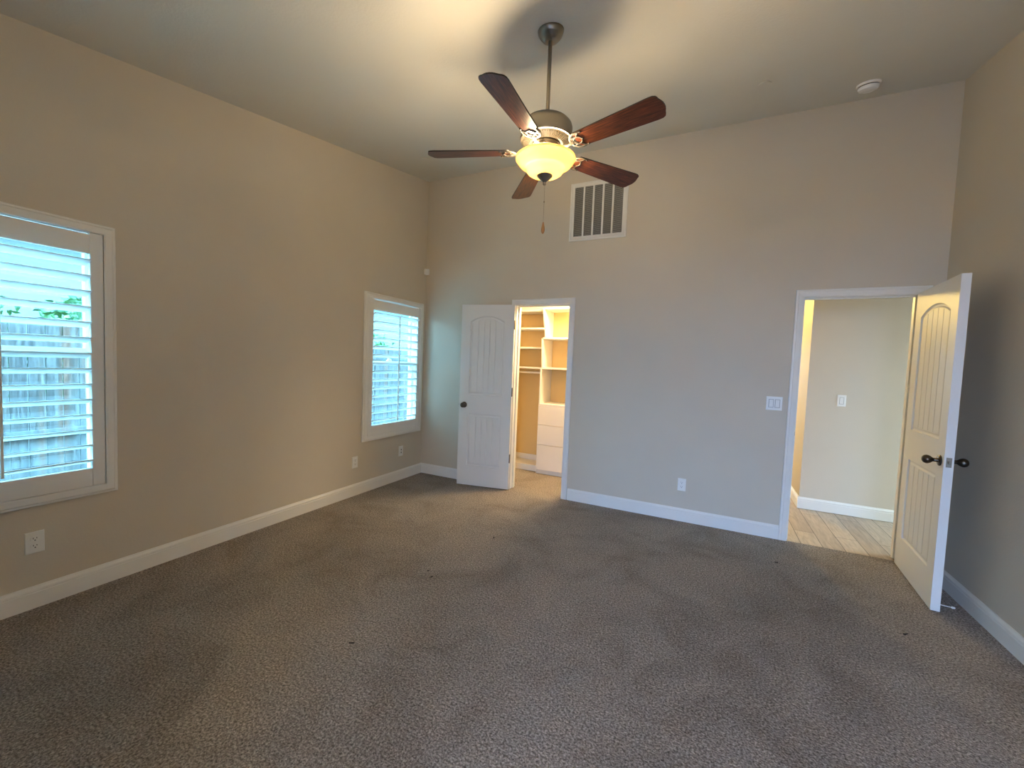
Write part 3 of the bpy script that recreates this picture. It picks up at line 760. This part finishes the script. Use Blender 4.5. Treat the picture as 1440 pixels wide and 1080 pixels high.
# ------------------------------------------------------------------ outdoors beyond the left windows
g = MB(); g.box((-30, -30, -.25), (30, 30, -.12)); struct('ground', g, M['gravel'], 'pale gravel ground outside the house', 'ground')
FXX = -3.6
fe = empty('wooden_fence', (FXX, 1.0, -.12), 0, 'weathered wooden board fence outside the left windows', 'fence')
q = MB(); y = -8.0
while y < 9.5:
    h = 1.80+random.uniform(-.012, .012); d = random.uniform(-.004, .004)
    q.add([(-.03+d, y+.004-1, 0), (-.012+d, y+.004-1, 0), (-.012+d, y+.134-1, 0), (-.03+d, y+.134-1, 0), (-.03+d, y+.004-1, h-.03), (-.012+d, y+.004-1, h-.03), (-.012+d, y+.134-1, h-.03), (-.03+d, y+.134-1, h-.03),
           (-.03+d, y+.03-1, h), (-.012+d, y+.03-1, h), (-.012+d, y+.108-1, h), (-.03+d, y+.108-1, h)],
          [(0,3,2,1),(0,1,5,4),(1,2,6,5),(2,3,7,6),(3,0,4,7),(8,9,10,11),(4,5,9,8),(6,7,11,10),(5,6,10,9),(7,4,8,11)])
    y += .138
q.build('boards', M['fence'], fe)
for z in (.52, 1.52):
    MB().rbox((-.012, -9, z-.045), (.026, 8.5, z+.045), .004, axis=1).build('rail', M['fence'], fe)
for y in (-7.5, -5.1, -2.7, -.3, 2.1, 4.5, 6.9): MB().rbox((-.012, y-1-.045, 0), (.08, y-1+.045, 1.78), .004, axis=2).build('post', M['fence'], fe)
def shrub(x, y, h, rad, n, label):
    e = empty('shrub', (x, y, -.12), 0, label, 'shrub', 'shrubs behind the fence')
    q = MB()
    for k in range(5): 
        a = 2*PI*k/5; q.tube([(0, 0, 0), (.1*math.cos(a), .1*math.sin(a), h*.35), (rad*.5*math.cos(a), rad*.5*math.sin(a), h*.75)], [.03, .022, .008], 7)
    q.build('stem', M['bark'], e)
    q = MB()
    blobs = [(random.uniform(-rad, rad)*.7, random.uniform(-rad, rad)*.8, random.uniform(.35, .9)*h, random.uniform(.3, .55)*rad) for _ in range(14)]
    for k in range(n):
        bx, by, bz, br = random.choice(blobs)
        d = Vector((random.gauss(0, 1), random.gauss(0, 1), random.gauss(0, 1))).normalized()*br*random.uniform(.7, 1.05)
        p = Vector((bx, by, bz))+d; s = random.uniform(.05, .09)
        u = Vector((random.gauss(0, 1), random.gauss(0, 1), random.gauss(0, .6))).normalized(); v2 = u.orthogonal().normalized()
        nn = u.cross(v2)*s*.15
        q.add([p-u*s, p+v2*s*.45+nn, p+u*s, p-v2*s*.45+nn], [(0, 1, 2), (0, 2, 3)])
    q.build('foliage', M['leaf'], e)
shrub(-5.0, -3.2, 2.5, .95, 1500, 'leafy shrub behind the fence seen at the left edge of the near window')
shrub(-5.2, -1.0, 2.3, .95, 1500, 'leafy shrub behind the fence seen through the near window slats')
shrub(-5.0, 3.6, 2.0, .95, 1600, 'green shrub behind the fence seen in the left half of the far window')
shrub(-5.4, 6.3, 1.9, 1.0, 1600, 'green shrub behind the fence seen in the right half of the far window')
ho = empty('neighbour_house', (-8.5, 1, -.12), 0, 'pale stucco house wall beyond the fence', 'house')
q = MB(); q.box((-3, -12, 0), (0, 12, 3.6)); q.build('wall', M['stucco'], ho)
q = MB(); q.prism([(.5, 3.55), (.5, 3.72), (-3.2, 5.2), (-3.2, 3.6)], lambda p: (p[0], -12.4, p[1]), lambda p: (p[0], 12.4, p[1])); q.build('roof', M['roofing'], ho)
